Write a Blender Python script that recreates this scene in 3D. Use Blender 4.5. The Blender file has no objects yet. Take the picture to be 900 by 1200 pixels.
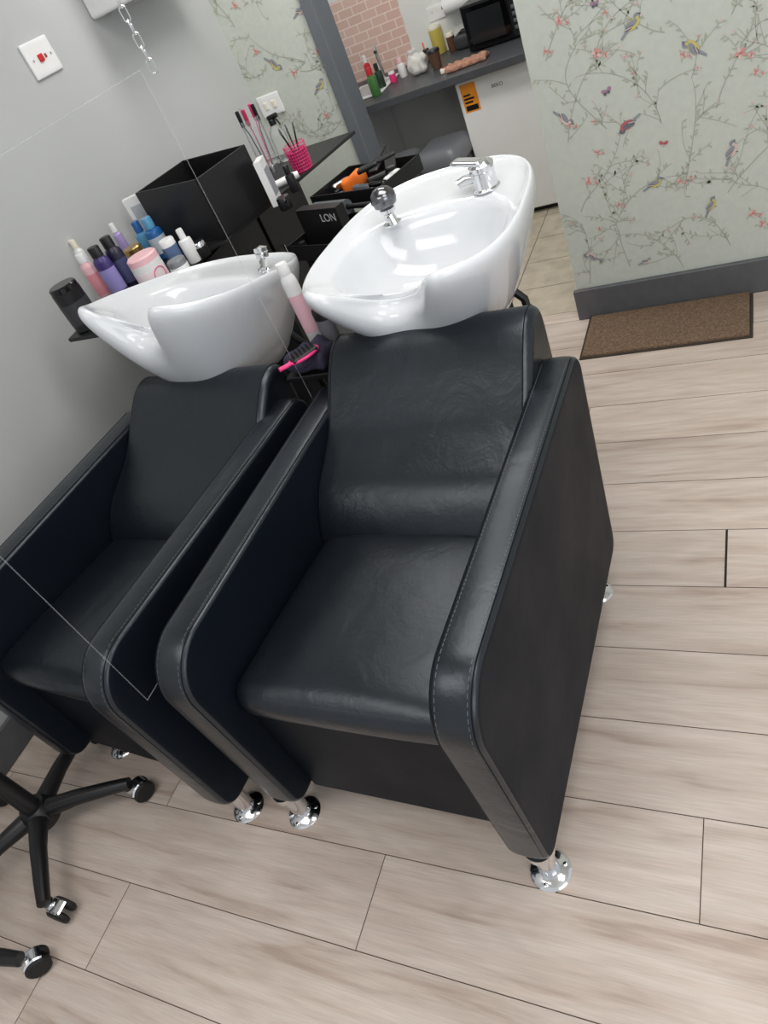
import bpy, bmesh, math, random
from mathutils import Vector, Matrix, Euler
random.seed(7)
PI = math.pi
scene = bpy.context.scene
COL = scene.collection
try:
    scene.view_settings.view_transform = 'Standard'
    scene.view_settings.look = 'None'
except Exception: pass

# ------------------------------------------------------------------ camera
F = 850.0; H = 1.5
XW = Vector((0.877, -0.0313, -0.479)).normalized()
ZW = Vector((-0.3597, -0.7036, -0.6128)).normalized()
YW = ZW.cross(XW).normalized()
def ray(u, v):
    d = Vector((u-450.0, v-600.0, F))
    return Vector((d.dot(XW), d.dot(YW), d.dot(ZW)))
def onz(u, v, z=0.0):
    r = ray(u, v); t = (z-H)/r.z
    return Vector((r.x*t, r.y*t, z))
def ony(u, v, y):
    r = ray(u, v); t = y/r.y
    return Vector((r.x*t, y, H+r.z*t))
def onx(u, v, x):
    r = ray(u, v); t = x/r.x
    return Vector((x, r.y*t, H+r.z*t))
cam = bpy.data.cameras.new('camera'); co = bpy.data.objects.new('camera', cam); COL.objects.link(co)
right = Vector((XW.x, YW.x, ZW.x)); up = -Vector((XW.y, YW.y, ZW.y)); back = -Vector((XW.z, YW.z, ZW.z))
m = Matrix((right, up, back)).transposed().to_4x4(); m.translation = Vector((0, 0, H))
co.matrix_world = m
cam.sensor_fit = 'VERTICAL'; cam.sensor_height = 36; cam.sensor_width = 27; cam.lens = F/1200*36
cam.clip_start = 0.02
scene.camera = co

# ------------------------------------------------------------------ materials
def lin(c):
    out = []
    for q in c[:3]:
        q = q/255.0
        out.append(q/12.92 if q <= .04045 else ((q+.055)/1.055)**2.4)
    return (*out, 1)
def M(name, rgb, rough=.5, metal=0, bump=0, bscale=300, coat=0, var=0, vscale=8):
    m = bpy.data.materials.new(name); m.use_nodes = True
    nt = m.node_tree; b = nt.nodes['Principled BSDF']
    b.inputs['Base Color'].default_value = lin(rgb); b.inputs['Roughness'].default_value = rough
    b.inputs['Metallic'].default_value = metal
    if coat: b.inputs['Coat Weight'].default_value = coat; b.inputs['Coat Roughness'].default_value = .08
    tc = nt.nodes.new('ShaderNodeTexCoord')
    n = nt.nodes.new('ShaderNodeTexNoise'); n.inputs['Scale'].default_value = vscale; n.inputs['Detail'].default_value = 3
    nt.links.new(tc.outputs['Object'], n.inputs['Vector'])
    mx = nt.nodes.new('ShaderNodeMix'); mx.data_type = 'RGBA'; mx.blend_type = 'MULTIPLY'
    v = max(var, .03)
    mr = nt.nodes.new('ShaderNodeMapRange'); mr.inputs['From Min'].default_value = .3; mr.inputs['From Max'].default_value = .7
    mr.inputs['To Min'].default_value = 1-v; mr.inputs['To Max'].default_value = 1+v*.3
    nt.links.new(n.outputs['Fac'], mr.inputs['Value'])
    mx.inputs[0].default_value = 1; mx.inputs[6].default_value = lin(rgb)
    nt.links.new(mr.outputs[0], mx.inputs[7]); nt.links.new(mx.outputs[2], b.inputs['Base Color'])
    if bump:
        n2 = nt.nodes.new('ShaderNodeTexNoise'); n2.inputs['Scale'].default_value = bscale; n2.inputs['Detail'].default_value = 3
        nt.links.new(tc.outputs['Object'], n2.inputs['Vector'])
        bp = nt.nodes.new('ShaderNodeBump'); bp.inputs['Strength'].default_value = bump; bp.inputs['Distance'].default_value = .002
        nt.links.new(n2.outputs['Fac'], bp.inputs['Height']); nt.links.new(bp.outputs[0], b.inputs['Normal'])
    return m
def leather(name, rgb, r0, r1, crease=.16, coat=.35, spec=.5):
    m = M(name, rgb, .4)
    nt = m.node_tree; b = nt.nodes['Principled BSDF']
    b.inputs['Specular IOR Level'].default_value = spec; b.inputs['Specular Tint'].default_value = (.82, .91, 1, 1)
    b.inputs['Coat Weight'].default_value = coat; b.inputs['Coat Roughness'].default_value = .32; b.inputs['Coat Tint'].default_value = (.85, .94, 1, 1)
    tc = nt.nodes.new('ShaderNodeTexCoord'); n = nt.nodes.new('ShaderNodeTexNoise'); n.inputs['Scale'].default_value = 6; n.inputs['Detail'].default_value = 4
    nt.links.new(tc.outputs['Object'], n.inputs['Vector'])
    mr = nt.nodes.new('ShaderNodeMapRange'); mr.inputs['From Min'].default_value = .3; mr.inputs['From Max'].default_value = .7
    mr.inputs['To Min'].default_value = r0; mr.inputs['To Max'].default_value = r1
    nt.links.new(n.outputs['Fac'], mr.inputs['Value']); nt.links.new(mr.outputs[0], b.inputs['Roughness'])
    prev = None
    for sc, det, dist, st, dd in ((60, 4, 1.6, crease*.6, .003), (9, 3, .7, crease, .012)):
        q = nt.nodes.new('ShaderNodeTexNoise'); q.inputs['Scale'].default_value = sc; q.inputs['Detail'].default_value = det; q.inputs['Distortion'].default_value = dist
        nt.links.new(tc.outputs['Object'], q.inputs['Vector'])
        bp = nt.nodes.new('ShaderNodeBump'); bp.inputs['Strength'].default_value = st; bp.inputs['Distance'].default_value = dd
        nt.links.new(q.outputs['Fac'], bp.inputs['Height'])
        if prev: nt.links.new(prev.outputs[0], bp.inputs['Normal'])
        prev = bp
    nt.links.new(prev.outputs[0], b.inputs['Normal'])
    return m
LEA = leather('black_leather', (12, 16, 22), .30, .41, .32)
LEAF = leather('black_leather_side', (14, 20, 28), .46, .56, .08, .0, .16)
SEAM = M('seam_thread', (92, 97, 103), .6)
BODYB = leather('black_vinyl_body', (11, 16, 23), .46, .55, .05, .0, .16)
CHR = M('chrome', (225, 226, 228), .12, 1)
CHRD = M('dark_chrome', (120, 120, 124), .15, 1)
CER = M('white_ceramic', (214, 217, 221), .10, coat=.35)
BLK = M('black_plastic', (18, 18, 20), .4)
BLKM = M('black_metal', (22, 22, 24), .45)
BLKG = M('black_gloss', (8, 8, 10), .1)
WHT = M('white_plastic', (232, 232, 232), .35)
GREYW = M('grey_wall_paint', (184, 186, 186), .7, bump=.05, var=.04, vscale=2)
WHW = M('white_wall_paint', (225, 226, 222), .7)
DGR = M('dark_grey_paint', (88, 89, 92), .5, bump=.1, bscale=60, var=.12, vscale=30)
TOP = M('dark_grey_worktop', (72, 74, 78), .45, var=.15, vscale=60)
RUB = M('black_rubber', (14, 14, 15), .6)
PINK = M('pink_plastic', (236, 62, 130), .35)
LPINK = M('pale_pink_plastic', (238, 190, 196), .4)
PURP = M('purple_plastic', (62, 48, 110), .3)
DPUR = M('dark_purple_towel', (46, 42, 62), .95, bump=.8, bscale=220)
BLUE = M('blue_plastic', (34, 96, 160), .25)
LBLUE = M('light_blue_plastic', (84, 150, 190), .25)
RED = M('red_plastic', (200, 35, 40), .35)
GRN = M('green_plastic', (70, 120, 60), .4)
ORG = M('orange_plastic', (240, 120, 40), .5)
YOR = M('yellow_orange_label', (240, 150, 40), .5)
YEL = M('yellow_tin', (205, 185, 90), .4)
BRN = M('brown_card', (90, 60, 42), .7)
CREAM = M('cream_plastic', (235, 228, 210), .5)
CLO = M('peach_cloth', (188, 140, 118), .95, bump=.6, bscale=150, var=.3, vscale=60)
GBR = M('grey_bristle', (88, 92, 98), .8, bump=.6, bscale=500)
def clear(name, milky, rgb=(225, 230, 232), refl=.6, rough=.02):
    m = bpy.data.materials.new(name); m.use_nodes = True; nt = m.node_tree; nt.nodes.clear()
    out = nt.nodes.new('ShaderNodeOutputMaterial'); t = nt.nodes.new('ShaderNodeBsdfTransparent')
    g = nt.nodes.new('ShaderNodeBsdfGlossy'); g.inputs['Roughness'].default_value = rough
    fr = nt.nodes.new('ShaderNodeLayerWeight'); fr.inputs['Blend'].default_value = .12
    n = nt.nodes.new('ShaderNodeTexNoise'); n.inputs['Scale'].default_value = 3
    k = nt.nodes.new('ShaderNodeMath'); k.operation = 'MULTIPLY'; k.inputs[1].default_value = refl
    nt.links.new(fr.outputs['Fresnel'], k.inputs[0])
    b = nt.nodes.new('ShaderNodeMixShader')
    src = t
    if milky > 0:
        d = nt.nodes.new('ShaderNodeBsdfDiffuse'); d.inputs['Color'].default_value = lin(rgb)
        mr = nt.nodes.new('ShaderNodeMapRange'); mr.inputs['To Min'].default_value = milky*.5; mr.inputs['To Max'].default_value = milky*1.5
        nt.links.new(n.outputs['Fac'], mr.inputs['Value'])
        a = nt.nodes.new('ShaderNodeMixShader')
        nt.links.new(mr.outputs[0], a.inputs[0]); nt.links.new(t.outputs[0], a.inputs[1]); nt.links.new(d.outputs[0], a.inputs[2]); src = a
    else:
        mr = nt.nodes.new('ShaderNodeMapRange'); mr.inputs['To Min'].default_value = .975; mr.inputs['To Max'].default_value = 1.0
        nt.links.new(n.outputs['Fac'], mr.inputs['Value']); nt.links.new(mr.outputs[0], t.inputs['Color'])
    nt.links.new(k.outputs[0], b.inputs[0]); nt.links.new(src.outputs[0], b.inputs[1]); nt.links.new(g.outputs[0], b.inputs[2])
    nt.links.new(b.outputs[0], out.inputs[0])
    return m
ACR = clear('clear_acrylic', 0, refl=.22, rough=0)
ACRE = clear('acrylic_edge', .09, refl=.3)
GLS = clear('clear_glass', .12)

def wood_mat():
    m = bpy.data.materials.new('oak_laminate'); m.use_nodes = True; nt = m.node_tree; b = nt.nodes['Principled BSDF']
    tc = nt.nodes.new('ShaderNodeTexCoord'); at = nt.nodes.new('ShaderNodeAttribute'); at.attribute_name = 'tone'
    sep = nt.nodes.new('ShaderNodeSeparateColor'); nt.links.new(at.outputs['Color'], sep.inputs[0])
    cmb = nt.nodes.new('ShaderNodeCombineXYZ')
    for i, k in enumerate((37, 19, 53)):
        mu = nt.nodes.new('ShaderNodeMath'); mu.operation = 'MULTIPLY'; mu.inputs[1].default_value = k
        nt.links.new(sep.outputs[i], mu.inputs[0]); nt.links.new(mu.outputs[0], cmb.inputs[i])
    add = nt.nodes.new('ShaderNodeVectorMath'); add.operation = 'ADD'
    nt.links.new(tc.outputs['Object'], add.inputs[0]); nt.links.new(cmb.outputs[0], add.inputs[1])
    def noise(sc, s, det, dist=0):
        mp = nt.nodes.new('ShaderNodeMapping'); mp.inputs['Scale'].default_value = sc
        n = nt.nodes.new('ShaderNodeTexNoise'); n.inputs['Scale'].default_value = s; n.inputs['Detail'].default_value = det; n.inputs['Distortion'].default_value = dist
        nt.links.new(add.outputs[0], mp.inputs[0]); nt.links.new(mp.outputs[0], n.inputs['Vector']); return n
    n1 = noise((1.8, 17, 1), 1.8, 10, .5); n2 = noise((9, 240, 1), 1.5, 3, .2); n3 = noise((.8, 2.5, 1), 2.2, 2, .5)
    n4 = noise((.7, 4.2, 1), 1.5, 1.5, .2)
    sn = nt.nodes.new('ShaderNodeMath'); sn.operation = 'MULTIPLY'; sn.inputs[1].default_value = 90; nt.links.new(n4.outputs['Fac'], sn.inputs[0])
    sn2 = nt.nodes.new('ShaderNodeMath'); sn2.operation = 'SINE'; nt.links.new(sn.outputs[0], sn2.inputs[0])
    mr4 = nt.nodes.new('ShaderNodeMapRange'); mr4.inputs['From Min'].default_value = -1; mr4.inputs['To Min'].default_value = .955; mr4.inputs['To Max'].default_value = 1.01
    nt.links.new(sn2.outputs[0], mr4.inputs['Value'])
    r1 = nt.nodes.new('ShaderNodeValToRGB'); e = r1.color_ramp.elements
    e[0].position = .28; e[0].color = lin((178, 158, 145)); e[1].position = .62; e[1].color = lin((210, 196, 185))
    x = e.new(.42); x.color = lin((199, 182, 170))
    nt.links.new(n1.outputs['Fac'], r1.inputs[0])
    mpk = nt.nodes.new('ShaderNodeMapping'); mpk.inputs['Scale'].default_value = (1.5, 4.0, 1); nt.links.new(add.outputs[0], mpk.inputs[0])
    vk = nt.nodes.new('ShaderNodeTexVoronoi'); vk.inputs['Scale'].default_value = 1.2; nt.links.new(mpk.outputs[0], vk.inputs['Vector'])
    mk = nt.nodes.new('ShaderNodeMapRange'); mk.inputs['From Min'].default_value = .01; mk.inputs['From Max'].default_value = .07; mk.inputs['To Min'].default_value = .76; mk.inputs['To Max'].default_value = 1
    nt.links.new(vk.outputs['Distance'], mk.inputs['Value'])
    mr = nt.nodes.new('ShaderNodeMapRange'); mr.inputs['From Min'].default_value = .35; mr.inputs['From Max'].default_value = .65; mr.inputs['To Min'].default_value = .91; mr.inputs['To Max'].default_value = 1.03
    nt.links.new(n2.outputs['Fac'], mr.inputs['Value'])
    mr3 = nt.nodes.new('ShaderNodeMapRange'); mr3.inputs['From Min'].default_value = .3; mr3.inputs['From Max'].default_value = .7; mr3.inputs['To Min'].default_value = .95; mr3.inputs['To Max'].default_value = 1.03
    nt.links.new(n3.outputs['Fac'], mr3.inputs['Value'])
    mrt = nt.nodes.new('ShaderNodeMapRange'); mrt.inputs['To Min'].default_value = .90; mrt.inputs['To Max'].default_value = 1.04
    nt.links.new(sep.outputs[0], mrt.inputs['Value'])
    cur = mr
    for nx in (mr3, mrt, mr4, mk):
        p = nt.nodes.new('ShaderNodeMath'); p.operation = 'MULTIPLY'; nt.links.new(cur.outputs[0], p.inputs[0]); nt.links.new(nx.outputs[0], p.inputs[1]); cur = p
    mx = nt.nodes.new('ShaderNodeMix'); mx.data_type = 'RGBA'; mx.blend_type = 'MULTIPLY'; mx.inputs[0].default_value = 1
    nt.links.new(r1.outputs[0], mx.inputs[6]); nt.links.new(cur.outputs[0], mx.inputs[7]); nt.links.new(mx.outputs[2], b.inputs['Base Color'])
    b.inputs['Roughness'].default_value = .42
    return m
WOOD = wood_mat()
GAP = M('plank_gap', (88, 73, 64), .9)
GAPD = M('open_plank_gap', (34, 27, 22), .9)

# ------------------------------------------------------------------ mesh helpers
def T(x=0, y=0, z=0): return Matrix.Translation((x, y, z))
def RX(a): return Matrix.Rotation(a, 4, 'X')
def RY(a): return Matrix.Rotation(a, 4, 'Y')
def RZ(a): return Matrix.Rotation(a, 4, 'Z')
class MB:
    def __init__(s): s.bm = bmesh.new()
    def _add(s, vs, fs, mat=None, mi=0):
        mat = mat or Matrix()
        v = [s.bm.verts.new(mat @ Vector(p)) for p in vs]
        for f in fs:
            try:
                q = s.bm.faces.new([v[i] for i in f]); q.material_index = mi; q.smooth = True
            except ValueError: pass
        return s
    def box(s, a, b, mat=None, mi=0):
        x0, y0, z0 = a; x1, y1, z1 = b
        vs = [(x0,y0,z0),(x1,y0,z0),(x1,y1,z0),(x0,y1,z0),(x0,y0,z1),(x1,y0,z1),(x1,y1,z1),(x0,y1,z1)]
        return s._add(vs, [(0,3,2,1),(4,5,6,7),(0,1,5,4),(1,2,6,5),(2,3,7,6),(3,0,4,7)], mat, mi)
    def rbox(s, c, h, r, n=8, fn=None, mat=None):
        vs = {}; fs = []; L = []
        def get(i, j, k):
            q = (i, j, k)
            if q in vs: return vs[q]
            def cc(t, half): return -half*math.cos(PI*t/n)
            p = Vector((cc(i, h[0]), cc(j, h[1]), cc(k, h[2])))
            inner = Vector([max(-h[a]+r, min(h[a]-r, p[a])) for a in range(3)])
            d = p-inner
            if d.length > 1e-9: p = inner+d.normalized()*r
            if fn: p = Vector(fn(p))
            vs[q] = len(L); L.append(p+Vector(c)); return vs[q]
        for a in range(n):
            for b in range(n):
                fs.append((get(a,b,0), get(a,b+1,0), get(a+1,b+1,0), get(a+1,b,0)))
                fs.append((get(a,b,n), get(a+1,b,n), get(a+1,b+1,n), get(a,b+1,n)))
                fs.append((get(a,0,b), get(a+1,0,b), get(a+1,0,b+1), get(a,0,b+1)))
                fs.append((get(a,n,b), get(a,n,b+1), get(a+1,n,b+1), get(a+1,n,b)))
                fs.append((get(0,a,b), get(0,a,b+1), get(0,a+1,b+1), get(0,a+1,b)))
                fs.append((get(n,a,b), get(n,a+1,b), get(n,a+1,b+1), get(n,a,b+1)))
        return s._add(L, fs, mat)
    def prism_x(s, poly, x0, x1, mat=None):
        n = len(poly)
        vs = [(x0, y, z) for y, z in poly]+[(x1, y, z) for y, z in poly]
        fs = [tuple(range(n))[::-1], tuple(range(n, 2*n))]+[(i, (i+1) % n, n+(i+1) % n, n+i) for i in range(n)]
        return s._add(vs, fs, mat)
    def prism_z(s, poly, z0, z1, mat=None):
        n = len(poly)
        vs = [(x, y, z0) for x, y in poly]+[(x, y, z1) for x, y in poly]
        fs = [tuple(range(n))[::-1], tuple(range(n, 2*n))]+[(i, (i+1) % n, n+(i+1) % n, n+i) for i in range(n)]
        return s._add(vs, fs, mat)
    def lathe(s, prof, seg=24, mat=None):
        vs = []; fs = []
        for r, z in prof:
            for i in range(seg):
                a = 2*PI*i/seg; vs.append((max(r, 1e-5)*math.cos(a), max(r, 1e-5)*math.sin(a), z))
        for k in range(len(prof)-1):
            for i in range(seg):
                j = (i+1) % seg
                fs.append((k*seg+i, k*seg+j, (k+1)*seg+j, (k+1)*seg+i))
        fs.append(tuple(range(seg))[::-1]); fs.append(tuple(range((len(prof)-1)*seg, len(prof)*seg)))
        return s._add(vs, fs, mat)
    def tube(s, pts, r, seg=8, closed=False, mat=None):
        pts = [Vector(p) for p in pts]; n = len(pts); vs = []; fs = []
        ref = None
        for i, p in enumerate(pts):
            a = pts[(i-1) % n] if (closed or i > 0) else p
            b = pts[(i+1) % n] if (closed or i < n-1) else p
            t = (b-a).normalized()
            if ref is None:
                ref = t.orthogonal().normalized()
            ref = (ref-t*ref.dot(t))
            if ref.length < 1e-6: ref = t.orthogonal()
            ref.normalize(); bn = t.cross(ref)
            rr = r[i] if isinstance(r, (list, tuple)) else r
            for k in range(seg):
                q = 2*PI*k/seg; vs.append(p+ref*math.cos(q)*rr+bn*math.sin(q)*rr)
        m_ = n if closed else n-1
        for i in range(m_):
            for k in range(seg):
                a = i*seg+k; b = i*seg+(k+1) % seg; c = ((i+1) % n)*seg+(k+1) % seg; d = ((i+1) % n)*seg+k
                fs.append((a, b, c, d))
        if not closed:
            fs.append(tuple(range(seg))[::-1]); fs.append(tuple(range((n-1)*seg, n*seg)))
        return s._add(vs, fs, mat)
    def build(s, name, mats, parent=None, bevel=0, bseg=3, sub=0, ang=35, label=None, flip=True):
        bm = s.bm
        if flip: bmesh.ops.recalc_face_normals(bm, faces=bm.faces)
        me = bpy.data.meshes.new(name); bm.to_mesh(me); bm.free()
        for mt in (mats if isinstance(mats, (list, tuple)) else [mats]): me.materials.append(mt)
        o = bpy.data.objects.new(name, me); COL.objects.link(o)
        if parent is not None: o.parent = parent
        if bevel:
            b = o.modifiers.new('bevel', 'BEVEL'); b.width = bevel; b.segments = bseg; b.limit_method = 'ANGLE'; b.angle_limit = math.radians(40)
            b.harden_normals = True
        if sub:
            q = o.modifiers.new('sub', 'SUBSURF'); q.levels = sub; q.render_levels = sub
        me.set_sharp_from_angle(angle=math.radians(ang))
        if label: o['label'] = label
        return o
def thing(name, label, cat, loc=(0, 0, 0), rz=0, group=None):
    o = bpy.data.objects.new(name, None); COL.objects.link(o); o.empty_display_size = .1
    o.location = loc; o.rotation_euler = (0, 0, rz); o['label'] = label; o['category'] = cat
    if group: o['group'] = group
    return o
def tag(o, label, cat, group=None):
    o['label'] = label; o['category'] = cat
    if group: o['group'] = group
    return o
def struct(o): o['kind'] = 'structure'; return o
def text_mesh(name, body, size, mat, parent, mw, ext=.0004):
    cu = bpy.data.curves.new(name, 'FONT'); cu.body = body; cu.size = size; cu.extrude = ext; cu.align_x = 'CENTER'; cu.align_y = 'CENTER'
    t = bpy.data.objects.new(name+'_src', cu); COL.objects.link(t)
    dg = bpy.context.evaluated_depsgraph_get(); dg.update()
    me = bpy.data.meshes.new_from_object(t.evaluated_get(dg)); bpy.data.objects.remove(t)
    me.transform(mw); me.materials.clear(); me.materials.append(mat); me.name = name
    o = bpy.data.objects.new(name, me); COL.objects.link(o); o.parent = parent
    return o

# ------------------------------------------------------------------ setting
LX = -2.10; WY = 2.60; RX_EDGE = -.66; KY = 4.27; BY = 3.30
PW = .1925; Y0 = .466; PL = 1.285
bm = bmesh.new(); cl = bm.loops.layers.color.new('tone')
known = {0: -.148, -1: -.78, -2: -1.42, 4: -.124, 10: -.06, 1: -.93, 2: .28, 3: -.75, 5: -1.1, 6: .1, 7: -.55, 8: .3, 9: -.85, -3: -.25}
for k in range(-9, 12):
    ya = Y0+k*PW; yb = min(ya+PW, WY+.06)
    off = known.get(k, random.uniform(-1, 1))
    xs = off-4*PL
    while xs < 2.4:
        xa = max(xs, LX); xb = min(xs+PL, 2.2)
        if xb-xa > .02:
            g = .0010; ga = .0045 if (k == 4 and abs(xa+.124) < .01) else g
            vs = [bm.verts.new(p) for p in ((xa+ga, ya+g, 0), (xb-g, ya+g, 0), (xb-g, yb-g, 0), (xa+ga, yb-g, 0))]
            f = bm.faces.new(vs); c = (random.random(), random.random(), random.random(), 1)
            for l in f.loops: l[cl] = c
        xs += PL
vs = [bm.verts.new(p) for p in ((LX, -1.4, -.0012), (2.2, -1.4, -.0012), (2.2, WY+.06, -.0012), (LX, WY+.06, -.0012))]
f = bm.faces.new(vs); f.material_index = 1
yg = Y0+4*PW
vs = [bm.verts.new(p) for p in ((-.126, yg, -.0008), (-.118, yg, -.0008), (-.118, yg+PW, -.0008), (-.126, yg+PW, -.0008))]
f = bm.faces.new(vs); f.material_index = 2
me = bpy.data.meshes.new('floor'); bm.to_mesh(me); bm.free()
for q in (WOOD, GAP, GAPD): me.materials.append(q)
fl = bpy.data.objects.new('floor', me); COL.objects.link(fl); struct(fl)
KF = M('kitchen_floor_vinyl', (192, 181, 162), .5, var=.22, vscale=14)
b_ = MB()
for i in range(9):
    for j in range(7):
        x0 = -3.0+i*.4; y0 = WY+.06+j*.25
        b_.box((x0+.002, y0+.002, -.01), (x0+.398, y0+.248, 0))
b_.box((-3.0, WY+.06, -.02), (.6, KY, -.0015), mi=1)
struct(b_.build('floor', [KF, GAP]))
w = MB(); w.box((LX-.08, -1.4, 0), (LX, BY, 2.4)); struct(w.build('wall_left', GREYW))
w = MB(); w.box((-3.2, KY, 0), (.6, KY+.08, 2.4)); struct(w.build('wall_kitchen', WHW))
w = MB(); w.box((-3.2, -1.4, 2.4), (2.2, KY, 2.44)); struct(w.build('ceiling', WHW))
w = MB(); w.box((LX, -1.4, 0), (LX+.015, BY, .11)); struct(w.build('baseboard_left', DGR, bevel=.004))
w = MB(); w.box((RX_EDGE-.012, WY-.02, 0), (2.2, WY, .125)); struct(w.build('baseboard_right', DGR, bevel=.005))

# wallpaper
PAPER = M('wallpaper_ground', (192, 197, 188), .7, var=.05, vscale=40)
W_BR = M('wallpaper_branch', (166, 166, 156), .8)
W_LF = M('wallpaper_leaf', (170, 176, 160), .8)
W_FL = M('wallpaper_flower', (202, 148, 141), .8)
W_FL2 = M('wallpaper_flower_pale', (211, 186, 178), .8)
W_YE = M('wallpaper_bird_yellow', (198, 184, 112), .8)
W_GR = M('wallpaper_bird_grey', (138, 143, 150), .8)
W_RE = M('wallpaper_bird_red', (180, 96, 102), .8)
W_DK = M('wallpaper_bird_dark', (106, 108, 114), .8)
W_PU = M('wallpaper_butterfly', (158, 124, 148), .8)
WMATS = [PAPER, W_BR, W_LF, W_FL, W_FL2, W_YE, W_GR, W_RE, W_DK, W_PU]
class Paper:
    def __init__(s, yw, x0, x1, z0, z1): s.mb = MB(); s.yw = yw; s.b = (x0, x1, z0, z1)
    def poly(s, pts, mi, lay):
        x0, x1, z0, z1 = s.b
        if any(p[0] < x0+.002 or p[0] > x1-.002 or p[1] < z0 or p[1] > z1 for p in pts): return
        y = s.yw-.0004*lay
        s.mb._add([(p[0], y, p[1]) for p in pts], [tuple(range(len(pts)))], None, mi)
    def ell(s, cx, cz, a, b, rot, mi, lay, n=12):
        c, q = math.cos(rot), math.sin(rot)
        s.poly([(cx+a*math.cos(t)*c-b*math.sin(t)*q, cz+a*math.cos(t)*q+b*math.sin(t)*c) for t in [2*PI*i/n for i in range(n)]], mi, lay)
    def stroke(s, pts, w0, w1, mi, lay):
        n = len(pts)
        for i in range(n-1):
            a = Vector(pts[i]); b = Vector(pts[i+1]); d = (b-a)
            if d.length < 1e-6: continue
            nn = Vector((-d.y, d.x)).normalized(); wa = w0+(w1-w0)*i/n; wb = w0+(w1-w0)*(i+1)/n
            s.poly([a+nn*wa, a-nn*wa, b-nn*wb, b+nn*wb], mi, lay)
    def flower(s, x, z, r, mi=3):
        for k in range(5):
            a = 2*PI*k/5+x*30
            s.ell(x+math.cos(a)*r*.6, z+math.sin(a)*r*.6, r*.5, r*.32, a, mi if k % 3 else 4, 4, 8)
        s.ell(x, z, r*.22, r*.22, 0, 7, 5, 8)
        for k in range(3):
            a = x*50+k*2.2; s.ell(x+math.cos(a)*r*1.5, z+math.sin(a)*r*1.5, r*.5, r*.18, a, 2, 3, 8)
    def bird(s, x, z, L, rot, body, belly):
        def P(dx, dz):
            c, q = math.cos(rot), math.sin(rot); return (x+(dx*c-dz*q)*L, z+(dx*q+dz*c)*L)
        cx, cz = P(0, 0); s.ell(cx, cz, L*.28, L*.16, rot, belly, 5, 16)
        cx, cz = P(-.05, .05); s.ell(cx, cz, L*.24, L*.10, rot-.15, body, 6, 12)
        cx, cz = P(.25, .12); s.ell(cx, cz, L*.12, L*.11, rot, body, 7, 12)
        cx, cz = P(.23, .07); s.ell(cx, cz, L*.07, L*.05, rot, belly, 8, 8)
        s.poly([P(.34, .15), P(.34, .09), P(.43, .11)], 8, 7)
        s.poly([P(-.24, .03), P(-.2, -.06), P(-.58, -.14), P(-.62, -.07)], 6, 6)
        for q_ in (0, .05, .1):
            cx, cz = P(-.14-q_, .02-q_*.4); s.ell(cx, cz, L*.15, L*.018, rot-.3, 8 if q_ != .05 else 4, 8, 8)
        cx, cz = P(.28, .15); s.ell(cx, cz, L*.02, L*.02, 0, 8, 9, 6)
        s.stroke([P(.02, -.14), P(.03, -.24)], L*.012, L*.012, 8, 6)
    def fly(s, x, z, r, rot, mi):
        for q in (-1, 1):
            s.ell(x+q*r*.5*math.cos(rot), z+q*r*.5*math.sin(rot)+r*.2, r*.5, r*.36, rot+q*.6, mi, 5, 10)
            s.ell(x+q*r*.35*math.cos(rot), z+q*r*.35*math.sin(rot)-r*.3, r*.3, r*.26, rot, 8 if mi == 9 else 4, 5, 8)
        s.ell(x, z, r*.07, r*.45, rot, 8, 6, 6)
    def vine(s, x, z, ang, length, rnd, depth=0):
        pts = [(x, z)]; st = .010; n = int(length/st); cur = rnd.uniform(-.08, .08)
        for i in range(n):
            if rnd.random() < .07: cur = rnd.uniform(-.13, .13)
            ang += cur; x += st*math.cos(ang); z += st*math.sin(ang); pts.append((x, z))
            if depth < 2 and rnd.random() < (.16 if depth == 0 else .10):
                s.vine(x, z, ang+rnd.choice((-1, 1))*rnd.uniform(.5, 1.0), rnd.uniform(.05, .13), rnd, depth+1)
            if rnd.random() < .32:
                a = ang+rnd.choice((-1, 1))*rnd.uniform(.6, 1.3)
                s.ell(x+math.cos(a)*.008, z+math.sin(a)*.008, .0080, .0028, a, 2, 2, 8)
        s.stroke(pts, .0017 if depth == 0 else .0011, .0006, 1, 1)
        if depth > 0 and rnd.random() < .15: s.flower(x, z, rnd.uniform(.004, .008), rnd.choice((3, 4, 4)))
        elif rnd.random() < .5: s.ell(x, z, .0035, .003, 0, 4, 3, 8)
rnd = random.Random(41)
P1 = Paper(WY-.0005, RX_EDGE, 2.2, .126, 2.4)
P1.mb.box((RX_EDGE, WY, 0), (2.2, WY+.12, 2.4))
for gx in range(6):
    for gz in range(5):
        P1.vine(-.60+gx*.165+rnd.uniform(-.03, .03), .16+gz*.24+rnd.uniform(-.04, .04), rnd.uniform(.2, 2.2) if gx % 2 else rnd.uniform(1.0, 3.0), rnd.uniform(.26, .36), rnd)
for (u, v, L, rot, bd, be) in [(742, 28, .080, .5, 6, 5), (812, 54, .080, 2.2, 6, 5), (662, 140, .076, -1.0, 6, 4), (735, 146, .080, .3+PI, 8, 7), (858, 176, .080, 1.0, 6, 4),
        (768, 215, .072, .2, 6, 5), (834, 240, .072, .9, 6, 5), (694, 300, .070, .8+PI/2, 6, 4), (757, 306, .048, .1, 6, 4)]:
    p = ony(u, v, WY); P1.bird(p.x, p.z, L, rot, bd, be)
for (u, v, r) in [(655, 24, .013), (699, 62, .015), (801, 64, .010), (868, 62, .016), (886, 84, .010), (690, 212, .014), (668, 146, .011), (882, 250, .013), (797, 212, .010), (640, 60, .009), (725, 240, .010), (893, 262, .012), (700, 178, .010)]:
    p = ony(u, v, WY); P1.flower(p.x, p.z, r); P1.flower(p.x+r*1.7, p.z-r*.8, r*.6)
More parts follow.
